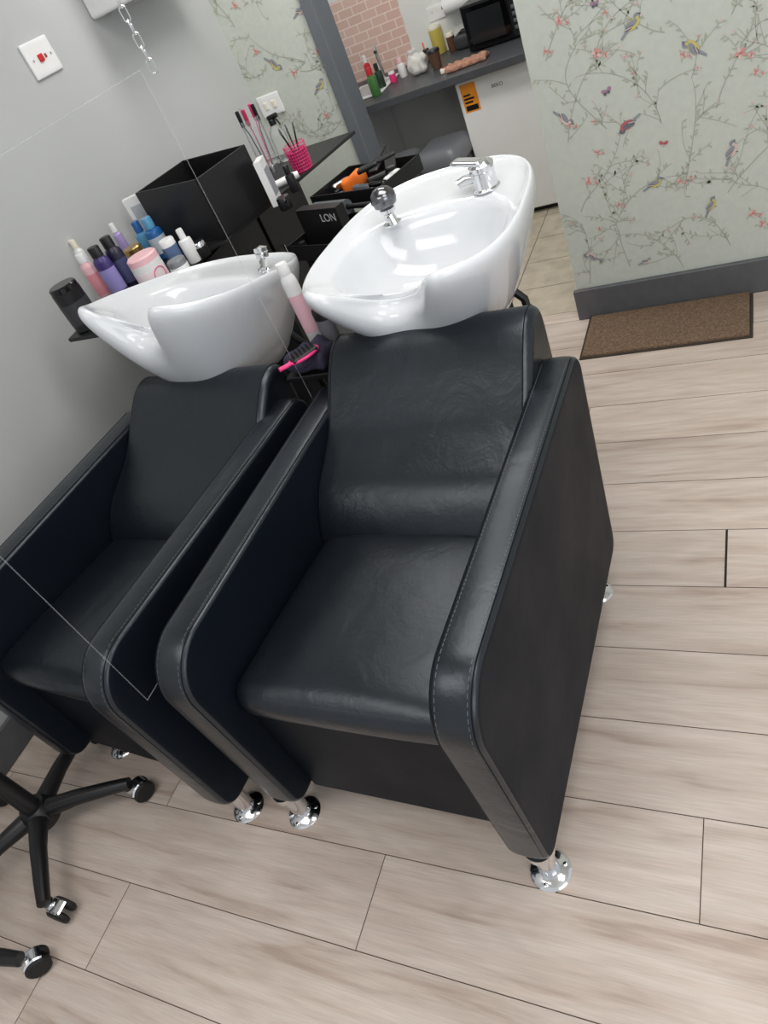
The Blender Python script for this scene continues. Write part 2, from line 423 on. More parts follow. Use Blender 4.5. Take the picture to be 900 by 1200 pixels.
for (u, v, r, rot, mi) in [(711, 107, .017, .3, 9), (778, 168, .015, -.2, 7), (697, 5, .014, .1, 9), (672, 330, .011, .4, 9)]:
    p = ony(u, v, WY); P1.fly(p.x, p.z, r, rot, mi)
for i in range(8):
    P1.bird(rnd.uniform(.1, 1.2), rnd.uniform(.25, 1.6), .08, rnd.uniform(0, 6), 6, rnd.choice((5, 4, 7)))
struct(P1.mb.build('wall_right', WMATS, flip=False))
P2 = Paper(BY-.0005, LX, -1.66, .1, 2.4)
P2.mb.box((LX-.08, BY, 0), (-1.66, BY+.1, 2.4))
for i in range(12): P2.vine(rnd.uniform(LX, -1.66), rnd.uniform(.7, 1.6), rnd.uniform(0, 6.28), rnd.uniform(.2, .4), rnd)
for (u, v, L, rot, bd, be) in [(322, 76, .09, -1.0, 6, 5), (375, 100, .08, .4, 6, 5), (352, 12, .075, .2, 6, 4)]:
    p = ony(u, v, BY); P2.bird(p.x, p.z, L, rot, bd, be)
for (u, v, r) in [(275, 6, .015), (300, 60, .014), (345, 85, .015), (372, 60, .014), (382, 135, .014)]:
    p = ony(u, v, BY); P2.flower(p.x, p.z, r)
struct(P2.mb.build('wall_back', WMATS, flip=False))
w = MB(); w.box((-1.68, BY-.03, 0), (-1.625, BY+.12, 2.4)); struct(w.build('trim_1', M('dark_door_frame', (98, 104, 110), .5), bevel=.004))
TILE = bpy.data.materials.new('pink_brick_tiles'); TILE.use_nodes = True; nt = TILE.node_tree; bb = nt.nodes['Principled BSDF']
tc = nt.nodes.new('ShaderNodeTexCoord'); mp = nt.nodes.new('ShaderNodeMapping'); mp.inputs['Rotation'].default_value = (PI/2, 0, 0)
br = nt.nodes.new('ShaderNodeTexBrick'); br.inputs['Scale'].default_value = 1
br.inputs['Brick Width'].default_value = .085; br.inputs['Row Height'].default_value = .042; br.inputs['Mortar Size'].default_value = .003
br.inputs['Color1'].default_value = lin((222, 188, 174)); br.inputs['Color2'].default_value = lin((214, 178, 164)); br.inputs['Mortar'].default_value = lin((238, 218, 208))
nt.links.new(tc.outputs['Object'], mp.inputs[0]); nt.links.new(mp.outputs[0], br.inputs['Vector']); nt.links.new(br.outputs['Color'], bb.inputs['Base Color'])
bb.inputs['Roughness'].default_value = .3
w = MB(); w.box((-2.6, KY-.01, .745), (-1.66, KY, 1.14)); struct(w.build('trim_2', TILE))

# ------------------------------------------------------------------ wash chairs
def catmull(p, n=6):
    out = []
    for i in range(len(p)-1):
        p0 = Vector(p[max(i-1, 0)]); p1 = Vector(p[i]); p2 = Vector(p[i+1]); p3 = Vector(p[min(i+2, len(p)-1)])
        for k in range(n):
            t = k/n
            out.append(tuple(.5*((2*p1)+(-p0+p2)*t+(2*p0-5*p1+4*p2-p3)*t*t+(-p0+3*p1-3*p2+p3)*t**3)))
    out.append(tuple(p[-1])); return out
def rounded(poly, rad, seg=8):
    out = []; n = len(poly)
    for i in range(n):
        p = Vector(poly[i]); a = Vector(poly[i-1]); b = Vector(poly[(i+1) % n]); r = rad[i]
        if r <= 0: out.append(tuple(p)); continue
        da = (a-p).normalized(); db = (b-p).normalized(); ang = da.angle(db); d = r/math.tan(ang/2)
        s = p+da*d; e = p+db*d; c = p+(da+db).normalized()*(r/math.sin(ang/2))
        a0 = math.atan2(s.y-c.y, s.x-c.x); a1 = math.atan2(e.y-c.y, e.x-c.x); dd = (a1-a0+PI) % (2*PI)-PI
        for k in range(seg+1):
            t = a0+dd*k/seg; out.append((c.x+r*math.cos(t), c.y+r*math.sin(t)))
    return out
def INS(u):
    u = abs(u); return .018*(1-max(0, 1-u**4.5)**(1/4.5))+.003*u*u
def make_chair(loc, rz, label, left=False, bdz=0):
    t = thing('wash_chair', label, 'salon chair', loc, rz, 'black leather wash chairs')
    hw = .324; at = .080; zb = .108; zt = .66
    prof = rounded([(.012, zb), (-.004, zt), (.895, zt), (.825, zb)], [.045, .11, .05, .045], 12)
    cx = sum(p[0] for p in prof)/len(prof); cz = sum(p[1] for p in prof)/len(prof)
    us = [-1, -.995, -.98, -.95, -.9, -.84, -.76, -.6, -.35, 0, .35, .6, .76, .84, .9, .95, .98, .995, 1]
    band = [(-1, INS(1)+.012)]+[(u, INS(u)) for u in us]+[(1, INS(1)+.012)]
    n = len(prof); nrm = []
    for i in range(n):
        a = Vector(prof[i-1]); b = Vector(prof[(i+1) % n]); d = (b-a).normalized(); nn = Vector((d.y, -d.x))
        if nn.dot(Vector((prof[i][0]-cx, prof[i][1]-cz))) < 0: nn = -nn
        nrm.append(nn)
    for s in (-1, 1):
        xm = s*(hw-at/2); vs = []; fs = []
        for (u, ins) in band:
            for i in range(n):
                p = Vector(prof[i])-nrm[i]*ins
                vs.append((xm+u*at/2, p.x, p.y))
        R = len(band)
        for r in range(R-1):
            for i in range(n):
                j = (i+1) % n; fs.append((r*n+i, r*n+j, (r+1)*n+j, (r+1)*n+i))
        c0 = len(vs); vs.append((xm-at/2, .43, .385)); c1 = len(vs); vs.append((xm+at/2, .43, .385))
        for i in range(n):
            j = (i+1) % n; fs.append((c0, j, i)); fs.append((c1, (R-1)*n+i, (R-1)*n+j))
        a = MB(); a._add(vs, fs)
        bmesh.ops.recalc_face_normals(a.bm, faces=a.bm.faces)
        for f in a.bm.faces:
            if abs(f.normal.x) > .97: f.material_index = 1
        arm = a.build('armrest', [LEA, LEAF], t, ang=70)
        front = rounded([(.0122, zb+.045), (-.004, zt), (.845, zt)], [0, .11, 0], 14)
        dd_ = []
        for i in range(len(front)-1):
            a0 = Vector(front[i]); b0 = Vector(front[i+1]); L = (b0-a0).length; k = max(1, int(L/.009))
            for j in range(k): dd_.append(a0.lerp(b0, j/k))
        def inward(lst, dep):
            out = []
            for i in range(len(lst)):
                a0 = Vector(lst[max(i-1, 0)]); b0 = Vector(lst[min(i+1, len(lst)-1)]); e_ = (b0-a0).normalized(); nn = Vector((e_.y, -e_.x))
                if nn.dot(Vector((.4-lst[i][0], .35-lst[i][1]))) < 0: nn = -nn
                out.append(Vector(lst[i])+nn*dep)
            return out
        for q_ in (-1, 1):
            uu = .80; side = xm+q_*uu*at/2
            q = MB(); q.tube([(side, y, z) for (y, z) in inward(front, INS(uu)-.0002)], .0014, 6); q.build('seam', BODYB, arm)
            uu = .66; side = xm+q_*uu*at/2; di = inward(dd_, INS(uu)); st = MB()
            for i in range(0, len(di)-1):
                mid = di[i].lerp(di[i+1], .6)
                st.tube([(side, di[i].x, di[i].y), (side, mid.x, mid.y)], .0007, 4)
            st.build('stitching', SEAM, arm)
    iw = hw-at+.001
    b = MB(); b.box((-iw, .075, .100), (iw, .90, .415)); b.build('base', BODYB, t, bevel=.008)
    def puff(p):
        x, y, z = p
        k = max(0, 1-(x/iw)**2)*max(0, 1-(y/.23)**4)
        if z > 0: z += .020*k
        if y < -.15: y -= .010*max(0, 1-(x/iw)**4)*max(0, 1-(z/.046)**2)
        z += -.075*(y)
        return (x, y, z)
    c = MB(); c.rbox((0, .30, .445), (iw, .242, .046), .040, 24, puff); c.build('seat', LEA, t)
    fr = [(.490, .40), (.487, .440), (.508, .490), (.540, .532), (.580, .566), (.632, .592), (.692, .624), (.742, .664), (.786, .704), (.820, .732), (.850, .752), (.884, .762), (.914, .757), (.932, .738), (.938, .700)]
    fr = [(y, z+bdz*max(0, (z-.45)/.31)) for y, z in fr]
    pr = catmull(fr, 4)+[(.93, .5), (.905, .2), (.485, .2)]
    bw = iw+.010; bo = .012 if left else 0
    k = MB(); k.prism_x(pr, -bw+bo, bw+bo); bk = k.build('backrest', LEA, t, bevel=.022, bseg=8, ang=50)
    pts = catmull(fr[2:], 4)
    for s in (-1, 1):
        q = MB(); q.tube([(s*(bw-.018)+bo, y+.0008, z-.0008) for y, z in pts], .0016, 6); q.build('seam', BODYB, bk)
    legs = ((-.25, .12), (.270, .065), (-.292, .74), (.268, .752)) if left else ((-.308, .045), (.290, .045), (-.292, .74), (.268, .752))
    for (x, y) in legs:
        l = MB(); l.lathe([(.042, 0), (.042, .003), (.038, .007), (.028, .010), (.021, .014), (.021, .095), (.03, .098), (.03, .114)], 28, T(x, y, 0))
        for a in range(3):
            an = a*2*PI/3+.5; l.lathe([(.0045, .006), (.0045, .0105), (.002, .0115)], 10, T(x+.032*math.cos(an), y+.032*math.sin(an), 0))
        l.build('leg', CHR, t)
    return t
make_chair((-.712, .467, 0), math.radians(-1.5), 'black leather wash chair nearest the camera, in front of the right basin')
make_chair((-1.455, .462, 0), math.radians(-4.5), 'black leather wash chair by the grey wall, seen behind the clear hanging screen', True, -.03)

# ------------------------------------------------------------------ basins
def make_basin(loc, rz, mt, label, has_mixer=True):
    t = thing('wash_basin', label, 'basin', loc, rz, 'white ceramic wash basins')
    N = 144; nx0 = -.022
    def outline(th):
        c, s = math.cos(th), math.sin(th)
        e = .70
        x = .258*math.copysign(abs(c)**e, c); y = .325*math.copysign(abs(s)**e, s)
        x *= 1-.06*(y/.325)
        g = math.exp(-(abs(x-nx0)/.098)**2.8) if y < 0 else 0
        hn = math.exp(-((abs(x-nx0)-.160)/.055)**2) if y < 0 else 0
        if y < 0:
            k = min(1, (-y/.325)*1.2); g *= k; hn *= k**3
        return x, y, g, hn
    rings = [('o', .02, -.285), ('o', .36, -.285), ('o', .48, -.276), ('o', .60, -.245), ('o', .74, -.185), ('o', .86, -.120), ('o', .94, -.070), ('o', .975, -.044), ('o', .994, -.026), ('o', 1.0, -.012), ('o', .994, .000), ('o', .976, .007), ('o', .950, .005), ('o', .925, -.006),
             ('i', 0, 0), ('i', 1, 0), ('i', 2, 0), ('i', 3, 0), ('i', 4, 0), ('i', 5, 0), ('i', 6, 0)]
    inn = [(.222, .203, -.055, -.020), (.210, .190, -.055, -.028), (.198, .177, -.055, -.050), (.176, .155, -.05, -.095), (.140, .120, -.045, -.135), (.082, .073, -.03, -.158), (.012, .012, -.02, -.162)]
    vs = []; fs = []
    for (k, a, z) in rings:
        for i in range(N):
            th = 2*PI*i/N; x, y, g, hn = outline(th)
            if k == 'o':
                w = max(0., 1-abs(z)/.17)
                yy = y+.128*g*w-.014*hn*w
                px, py = x*a, yy*a+(1-a)*.13
                pz = z-.090*g*w+.012*hn*w
            else:
                rx, ry, cy, zz = inn[a]
                c, s = math.cos(th), math.sin(th); e = .82
                px = rx*math.copysign(abs(c)**e, c); py = cy+ry*math.copysign(abs(s)**e, s)
                gg = g*(1-a/6)
                py += .088*gg if a < 3 else .03*gg
                pz = zz-.064*gg*(1 if a < 2 else .4)
            vs.append((px, py, pz))
    R = len(rings)
    for r in range(R-1):
        for i in range(N):
            j = (i+1) % N; fs.append((r*N+i, r*N+j, (r+1)*N+j, (r+1)*N+i))
    fs.append(tuple(range(N))[::-1]); fs.append(tuple(range((R-1)*N, R*N)))
    b = MB(); b._add(vs, fs, mt); bowl = b.build('bowl', CER, t, sub=1, ang=80)
    d = MB(); d.lathe([(.028, -.001), (.028, .003), (.02, .004), (.018, .001), (.0, .001)], 24, mt @ T(0, -.03, -.161)); d.build('drain', CHR, bowl)
    p = MB(); p.rbox((0, .10, -.27-(loc[2]-.27)/2+.015), (.095, .10, (loc[2]-.24)/2), .02, 8); p.build('pedestal', BODYB, t)
    for s in (-1, 1):
        q = MB(); zz = -loc[2]
        q.tube([(s*.10, .12, -.24), (s*.15, .12, -.30), (s*.16, .12, -.45), (s*.16, .12, zz)], .011, 10)
        q.build('support_bar', BLKM, t)
    if has_mixer:
        q = MB(); mm = mt @ T(.118, .165, -.018) @ Matrix.Scale(.85, 4, (0, 0, 1))
        q.lathe([(.034, 0), (.034, .004), (.029, .008), (.028, .05), (.031, .055), (.031, .068), (.022, .078), (.004, .080)], 28, mm)
        q.tube([(-.015, 0, .036), (-.045, -.010, .040), (-.062, -.018, .036)], [.014, .013, .012], 12, mat=mm)
        tap = q.build('mixer_tap', CHR, t)
        q = MB(); q.rbox((0, 0, 0), (.018, .045, .0065), .006, 8, mat=mm @ T(-.028, .0, .082) @ RZ(1.2) @ RX(.10)); q.build('lever', CHR, tap)
        m2 = mt @ T(-.115, .092, -.018) @ Matrix.Scale(.88, 4, (0, 0, 1))
    else:
        m2 = mt @ T(.11, .19, -.018)
    q = MB()
    q.lathe([(.024, 0), (.024, .004), (.015, .010), (.014, .03), (.02, .036), (.02, .045), (.014, .05)], 24, m2)
    kn = q.build('spray_base', CHR, t)
    q = MB(); q.lathe([(.015, .045), (.029, .056), (.033, .072), (.030, .088), (.02, .100), (.008, .105), (.0, .106)] if has_mixer else [(.015, .045), (.022, .052), (.022, .062), (.0, .068)], 24, m2)
    q.build('spray_head', CHRD if has_mixer else CHR, kn)
    q = MB(); q.tube([(.0, -.01, .02), (.02, -.03, .03), (.03, -.045, .012)], .008, 10, mat=m2); q.build('hose', CHR, kn)
    return t
make_basin((-.715, 1.572, .905), math.radians(0), Matrix(), 'white ceramic wash basin with domed tap head, behind the nearest chair')
make_basin((-1.385, 1.535, .908), math.radians(-5), RX(math.radians(-15)) @ RY(math.radians(5)) @ Matrix.Diagonal((.92, .94, 1.02, 1)), 'white ceramic wash basin by the grey wall, behind the hanging screen', False)

# ------------------------------------------------------------------ hanging clear screen + chain
XS = -1.046
t = thing('hanging_screen', 'clear acrylic divider screen hanging between the two wash chairs', 'screen', (XS, .461, .583))
s = MB(); s._add([(0, 0, 0), (0, .86, 0), (0, .86, .83), (0, 0, .83)], [(0, 1, 2, 3)]); s.build('sheet', ACR, t)
for (a, b) in (((0, 0), (.86, 0)), ((.86, 0), (.86, .83)), ((.86, .83), (0, .83)), ((0, .83), (0, 0))):
    s = MB(); s.tube([(0, a[0], a[1]), (0, b[0], b[1])], .0010, 6)
    s.build('polished_edge', ACRE, t)
def chain(x, y, z0, z1, label):
    c = MB(); z = z0; i = 0
    while z < z1:
        pts = []
        for k in range(16):
            a = 2*PI*k/16; r = (.0065*math.cos(a), math.sin(a)*.0065+(.007 if math.sin(a) >= 0 else -.007))
            pts.append((r[0], 0, r[1]))
        c.tube(pts, .0014, 6, True, T(x, y, z+.0135) @ RZ(PI/2*(i % 2)+.4)); z += .0225; i += 1
    return tag(c.build('chain', CHR), label, 'chain')
chain(XS, 1.36, 1.395, 2.40, 'silver metal chain hanging down at the far corner of the clear screen')

# ------------------------------------------------------------------ doormat
t = thing('doormat', 'brown bristle doormat on the floor against the wallpapered wall', 'doormat', (-.345, 2.44, 0))
MATB = M('brown_coir', (118, 96, 76), .95, bump=1, bscale=260, var=.5, vscale=160)
s = MB(); s.rbox((0, 0, .008), (.275, .135, .008), .005, 10); s.build('pile', MATB, t)
s = MB(); s.box((-.285, -.142, 0), (.285, .137, .005)); s.build('border', M('mat_rubber_edge', (52, 44, 38), .8), t, bevel=.002)

# ------------------------------------------------------------------ socket, wall unit
p = onx(47, 68, LX)
t = thing('fused_switch', 'white wall switch with a small red rocker on the grey wall', 'switch', (LX, p.y, p.z))
s = MB(); s.rbox((.005, 0, 0), (.005, .068, .052), .004, 8); s.build('plate', WHT, t)
s = MB(); s.rbox((.012, -.008, 0), (.005, .011, .011), .003, 6); s.build('rocker', RED, t)
s = MB(); s.rbox((.011, .018, 0), (.003, .004, .006), .002, 6); s.build('indicator', M('indicator_lens', (150, 60, 60), .3), t)
for q in (-.045, .045):
    s = MB(); s.lathe([(.004, 0), (.004, .0015), (0, .002)], 10, T(.010, q, 0) @ RY(PI/2)); s.build('screw', CHR, t)
t = thing('wall_heater', 'white box-shaped unit mounted high on the grey wall', 'heater', (LX, 2.80, 1.52))
s = MB(); s.box((0, -.26, 0), (.20, .23, .5)); s.build('casing', WHT, t, bevel=.012)
s = MB(); s.box((.03, -.20, -.006), (.17, .17, .0)); s.build('grille', M('pale_grey_vent', (170, 172, 174), .5), t, bevel=.002)
p = ony(318, 122, BY)
t = thing('light_switch', 'white double switch on the wallpaper behind the tall glass jar', 'switch', (p.x, BY-.002, p.z))
s = MB(); s.rbox((0, -.005, 0), (.06, .005, .045), .004, 6); s.build('plate', WHT, t)
for q in (-.022, .022):
    s = MB(); s.rbox((q, -.011, 0), (.010, .003, .016), .002, 6); s.build('rocker', CREAM, t)

# ------------------------------------------------------------------ side worktop by the grey wall
t = thing('side_counter', 'dark grey worktop unit along the grey wall behind the left basin', 'counter', (-1.8, 2.1, 0))
pl = [(-1.925, 1.485), (-1.76, 1.475), (-1.735, 1.92), (-1.58, 1.98), (-1.42, 2.82), (-2.085, 2.82), (-2.085, 2.0), (-1.97, 1.9)]
s = MB(); s.prism_z([(x+1.8, y-2.1) for x, y in pl], .838, .85); s.build('worktop', BLKM, t, bevel=.002)
s = MB(); s.box((-.28, -.10, 0), (.06, .70, .838)); s.build('carcass', BLKM, t, bevel=.004)
s = MB(); s.tube([(-.09, -.40, 0), (-.09, -.40, .838)], .010, 8); s.build('leg', BLKM, t)
for k in range(2):
    s = MB(); s.box((.06, -.08+k*.39, .05), (.075, .29+k*.39, .79)); dd = s.build('door', BLKM, t, bevel=.003)
    q = MB(); q.tube([(.075, -.04+k*.39, .5), (.095, -.04+k*.39, .5), (.095, -.04+k*.39, .62), (.075, -.04+k*.39, .62)], .004, 8); q.build('handle', CHR, dd)

def open_box(name, label, loc, rz, w, d, h, th=.006, mat=BLK, cat='box', group=None):
    t = thing(name, label, cat, loc, rz, group)
    s = MB(); s.box((-w/2, -d/2, 0), (w/2, d/2, th)); s.build('bottom', mat, t)
    for (a, b) in (((-w/2, -d/2), (w/2, -d/2+th)), ((-w/2, d/2-th), (w/2, d/2)), ((-w/2, -d/2), (-w/2+th, d/2)), ((w/2-th, -d/2), (w/2, d/2))):
        s = MB(); s.box((a[0], a[1], th), (b[0], b[1], h)); s.build('side', mat, t, bevel=.0015)
    return t
open_box('storage_box', 'large open black storage box on the worktop behind the left basin', (-1.715, 2.15, .851), math.radians(-14), .34, .25, .20)

# ------------------------------------------------------------------ bottles
def bottle(name, label, p, r, h, bodym, capm, bandm=None, capr=.6, caph=.2, cat='bottle', tilt=(0, 0), group=None, flat=1.0, shoulder=.12, prints=None):
    t = thing(name, label, cat, p, random.uniform(-.5, .5), group); t.rotation_euler = (tilt[0], tilt[1], t.rotation_euler[2])
    hb = h*(1-caph); sh = h*shoulder; sc = Matrix.Diagonal((1, flat, 1, 1))
    b = MB(); b.lathe([(r*.92, 0), (r, .004), (r, hb-sh), (r*.93, hb-sh*.55), (r*capr*.95, hb-.004), (r*capr*.9, hb)], 24, sc); b.build('body', bodym, t)
    b = MB(); b.lathe([(r*capr, hb-.001), (r*capr, h-.004), (r*capr*.9, h), (0, h)], 20, sc); b.build('cap', capm, t)
    if bandm:
        b = MB(); b.lathe([(r*1.01, hb*.2), (r*1.012, hb*.22), (r*1.012, hb*.7), (r*1.01, hb*.72)], 24, sc); b.build('paper_label', bandm, t)
    return t
ZC = .851
bottle('product_tub', 'tall black cylindrical tub at the left end of the product row', onz(106, 382, ZC), .045, .145, BLK, BLKG, M('black_label', (52, 52, 56), .5), .98, .12, 'tub', shoulder=.01)
bottle('squeeze_bottle', 'pale pink squeeze bottle beside the tall black tub', onz(128, 352, ZC), .026, .165, LPINK, WHT, M('pink_label', (230, 150, 160), .5), .7, .16, flat=.7)
bottle('squeeze_bottle', 'white squeeze bottle behind the pale pink bottle', onz(118, 334, ZC), .024, .17, WHT, CREAM, M('white_label', (222, 216, 224), .5), .6, .16, flat=.7)
bottle('shampoo_bottle', 'purple shampoo bottle next to the pale pink bottle', onz(146, 348, ZC), .030, .175, PURP, BLK, M('lilac_label', (150, 140, 200), .5), .7, .18, flat=.7)
bottle('shampoo_bottle', 'dark navy shampoo bottle right of the purple bottle', onz(160, 338, ZC), .028, .18, M('navy_plastic', (30, 30, 54), .3), BLK, M('navy_label', (70, 72, 110), .4), .7, .18, flat=.7)
jr = bottle('cream_jar', 'white cream jar with a pink ring on its label', onz(186, 334, ZC), .050, .105, WHT, LPINK, M('white_pink_label', (240, 224, 228), .5), .99, .2, 'jar', shoulder=.01)
bottle('cream_jar', 'white squat jar with a gold lid behind the pink-ringed jar', onz(170, 316, ZC), .034, .085, WHT, M('gold_lid', (190, 160, 100), .3, 1), None, .99, .25, 'jar', shoulder=.01)
bottle('spray_bottle', 'light blue bottle left of the deep blue one behind the cream jar', onz(180, 298, ZC), .024, .125, LBLUE, BLUE, None, .6, .3)
bottle('spray_bottle', 'deep blue bottle with silver label behind the cream jar', onz(196, 300, ZC), .030, .14, BLUE, LBLUE, M('silver_label', (190, 200, 210), .3), .6, .25)
bottle('small_jar', 'small white jar with a grey lid beside the cream jar', onz(218, 326, ZC), .030, .065, WHT, M('grey_plastic', (120, 122, 126), .4), None, .98, .3, 'jar', shoulder=.01)
bottle('small_jar', 'small blue and silver tub behind the small white jar', onz(213, 314, ZC), .026, .10, M('steel_blue_plastic', (88, 112, 150), .3), WHT, None, .98, .2, 'jar', shoulder=.01)
bottle('lotion_bottle', 'white lotion bottle standing behind the small blue tub', onz(230, 306, ZC), .022, .11, WHT, WHT, None, .5, .25)
bottle('lotion_bottle', 'short grey bottle between the purple and navy bottles and the jar', onz(146, 322, ZC), .018, .13, M('mid_grey_plastic', (140, 142, 150), .4), BLK, None, .6, .2)
bottle('lotion_bottle', 'slim lilac bottle behind the navy shampoo bottle', onz(158, 308, ZC), .016, .15, M('lilac_plastic', (168, 150, 200), .4), WHT, None, .6, .2)
bottle('small_jar', 'low black jar in front of the black storage box', onz(240, 300, ZC), .024, .05, BLK, CHR, None, .98, .3, 'jar', shoulder=.01)
t = thing('carton', 'white product carton standing behind the blue bottles', 'carton', onz(190, 283, ZC), .5)
s = MB(); s.box((-.05, -.015, 0), (.05, .015, .18)); s.build('box_body', WHT, t, bevel=.001)
s = MB(); s.box((-.035, -.0158, .05), (.035, -.0152, .15)); s.build('printed_panel', M('grey_print', (178, 182, 188), .5), t)
ring = MB(); pts = []
for k in range(24):
    a = 2*PI*k/24; th = -PI/2+.9+.42*math.cos(a); pts.append((.0514*math.cos(th), .0514*math.sin(th), .040+.021*math.sin(a)))
ring.tube(pts, .0013, 6, True); ring.build('printed_ring', PINK, jr)

pj = onz(318, 196, ZC)
t = thing('tool_jar', 'tall clear jar holding combs and tools at the counter end', 'jar', pj)
s = MB(); s.lathe([(.038, 0), (.040, .003), (.040, .19), (.038, .19), (.036, .006), (0, .006)], 28); s.build('glass', GLS, t)
s = MB(); s.lathe([(.043, 0), (.043, .012), (.040, .014)], 28); s.build('foot', CHR, t)
for i, (a, c) in enumerate([(0.2, BLK), (1.4, PINK), (2.6, CHR), (3.9, BLK), (5.0, M('magenta_plastic', (190, 40, 90), .4))]):
    c_ = thing('comb', ['black tail comb leaning in the clear jar, left side', 'bright pink comb standing in the clear jar', 'silver sectioning tool standing in the clear jar', 'black brush handle leaning in the clear jar, right side', 'magenta comb leaning over the rim of the clear jar'][i], 'comb', (pj.x+.012*math.cos(a), pj.y+.012*math.sin(a), pj.z+.01))
    s = MB(); s.tube([(0, 0, 0), (.012*math.cos(a), .012*math.sin(a), .13), (.02*math.cos(a), .02*math.sin(a), .16)], .0025, 6); s.build('handle', c, c_)
    s = MB(); s.rbox((.022*math.cos(a), .022*math.sin(a), .19), (.008, .004, .03), .003, 6); s.build('head', c, c_)
pp = onz(356, 198, ZC)
t = thing('brush_pot', 'pink mesh pot full of make-up brushes', 'pot', pp)
s = MB()
for k in range(9):
    z = .004+k*.011; s.tube([((.036+.0006*k)*math.cos(a), (.036+.0006*k)*math.sin(a), z) for a in [2*PI*i/24 for i in range(24)]], .0012, 5, True)
for k in range(24):
    a = 2*PI*k/24; s.tube([(.036*math.cos(a), .036*math.sin(a), 0), (.041*math.cos(a), .041*math.sin(a), .092)], .001, 4)
s.lathe([(.036, 0), (.036, .002)], 24); s.build('mesh_wall', PINK, t)
s = MB(); s.lathe([(.033, .003), (.035, .07), (.033, .07), (.0, .06)], 24); s.build('liner', M('deep_pink', (160, 40, 90), .6), t)
for k in range(6):
    a = k*1.05; c_ = thing('tint_brush', 'thin dark-tipped brush standing in the pink mesh pot', 'brush', (pp.x+.010*math.cos(a), pp.y+.010*math.sin(a), pp.z+.06), 0, 'brushes in the pink pot')
    s = MB(); s.tube([(0, 0, 0), (.018*math.cos(a), .018*math.sin(a), .075)], .0028, 6); s.build('handle', BRN if k % 2 else BLK, c_)
    s = MB(); s.tube([(.018*math.cos(a), .018*math.sin(a), .075), (.022*math.cos(a), .022*math.sin(a), .095)], [.004, .002], 6); s.build('bristles', GBR, c_)
t = thing('water_spray', 'clear spray bottle with dark trigger head beside the pink mesh pot', 'spray bottle', onz(338, 186, ZC))
s = MB(); s.lathe([(.030, 0), (.032, .004), (.032, .09), (.026, .115), (.012, .13), (.012, .135)], 24); s.build('body', GLS, t)
s = MB(); s.lathe([(.014, .132), (.014, .15), (.008, .155)], 16); s.tube([(-.012, 0, .158), (.03, 0, .162)], .009, 10); s.tube([(.018, 0, .155), (.030, 0, .125)], .004, 6); s.build('trigger_head', BLK, t)
pc = onz(326, 238, ZC)
t = thing('carton', 'slim white carton standing right of the black storage box', 'carton', pc, .3)
s = MB(); s.box((-.012, -.035, 0), (.012, .035, .15)); s.build('box_body', WHT, t, bevel=.001)
s = MB(); s.box((.0122, -.028, .03), (.0128, .028, .12)); s.build('printed_panel', M('grey_print2', (150, 152, 158), .5), t)
pq = onz(340, 214, ZC)
t = thing('cream_tube', 'pink and white cream tube lying near the brush pot', 'tube', (pq.x, pq.y, ZC+.014), .6)
s = MB(); s.tube([(-.05, 0, 0), (.02, 0, 0), (.04, 0, 0)], [.013, .014, .012], 12); s.build('body', WHT, t)
s = MB(); s.tube([(-.075, 0, 0), (-.05, 0, 0)], .0125, 12); s.build('cap', PINK, t)
bottle('pump_bottle', 'small black bottle between the carton and the brush pot', onz(347, 224, ZC), .016, .09, BLK, BLKG, None, .6, .3)
bottle('wax_tub', 'low black tub at the front edge of the side worktop', onz(337, 244, ZC), .024, .04, BLK, BLKG, None, .98, .4, 'tub', shoulder=.01)

# ------------------------------------------------------------------ black trolley with trays
t = thing('salon_trolley', 'black salon trolley with open swing-out trays behind the basins', 'trolley', (-1.25, 2.30, 0))
for (x, y) in ((-.14, -.2), (.14, -.2), (-.14, .2), (.14, .2)):
    s = MB(); s.tube([(x, y, .05), (x, y, .74)], .012, 8); s.build('post', BLKM, t)
s = MB(); s.box((-.13, -.19, .10), (.13, .19, .60)); s.build('drawer_case', BLK, t, bevel=.006)
for k in range(3):
    s = MB(); s.box((-.12, -.205, .13+k*.155), (.12, -.19, .265+k*.155)); d = s.build('drawer', BLK, t, bevel=.004)
    q = MB(); q.rbox((0, -.21, .2+k*.155), (.05, .006, .008), .004, 6); q.build('handle', BLKG, d)
def tray(name, c, w, d, h, parent, rz=0):
    mt = T(*c) @ RZ(rz); th = .005; s = MB()
    s.box((-w/2, -d/2, 0), (w/2, d/2, th), mt)
    for (a, b) in (((-w/2, -d/2), (w/2, -d/2+th)), ((-w/2, d/2-th), (w/2, d/2)), ((-w/2, -d/2), (-w/2+th, d/2)), ((w/2-th, -d/2), (w/2, d/2))): s.box((a[0], a[1], th), (b[0], b[1], h), mt)
    return s.build(name, BLK, parent, bevel=.0015)
tray('tray', (.0, .12, .74), .34, .24, .055, t, -.3)
tray('tray', (-.06, -.13, .68), .24, .22, .055, t, -.35)
tray('tray', (.10, -.10, .62), .22, .22, .055, t, .1)
for k in range(4):
    x, y = ((-.14, -.2), (.14, -.2), (-.14, .2), (.14, .2))[k]
    s = MB(); s.lathe([(.0, -.01), (.022, -.01), (.025, -.006), (.025, .006), (.022, .01), (0, .01)], 16, T(x, y, .025) @ RX(PI/2)); s.build('castor', RUB, t)
t = thing('boxed_dryer', 'black carton with white lettering in the front trolley tray', 'box', (-1.305, 2.150, .686), -.35)
s = MB(); s.box((-.10, -.02, .0), (.10, .02, .135)); s.build('box_body', BLK, t, bevel=.001)
text_mesh('printed_lettering', 'LON', .036, M('pale_lettering', (190, 190, 192), .5), t, T(.050, -.0212, .103) @ RX(PI/2))
t = thing('sectioning_clip', 'orange plastic clip lying in the upper tray', 'clip', (-1.30, 2.44, .748))
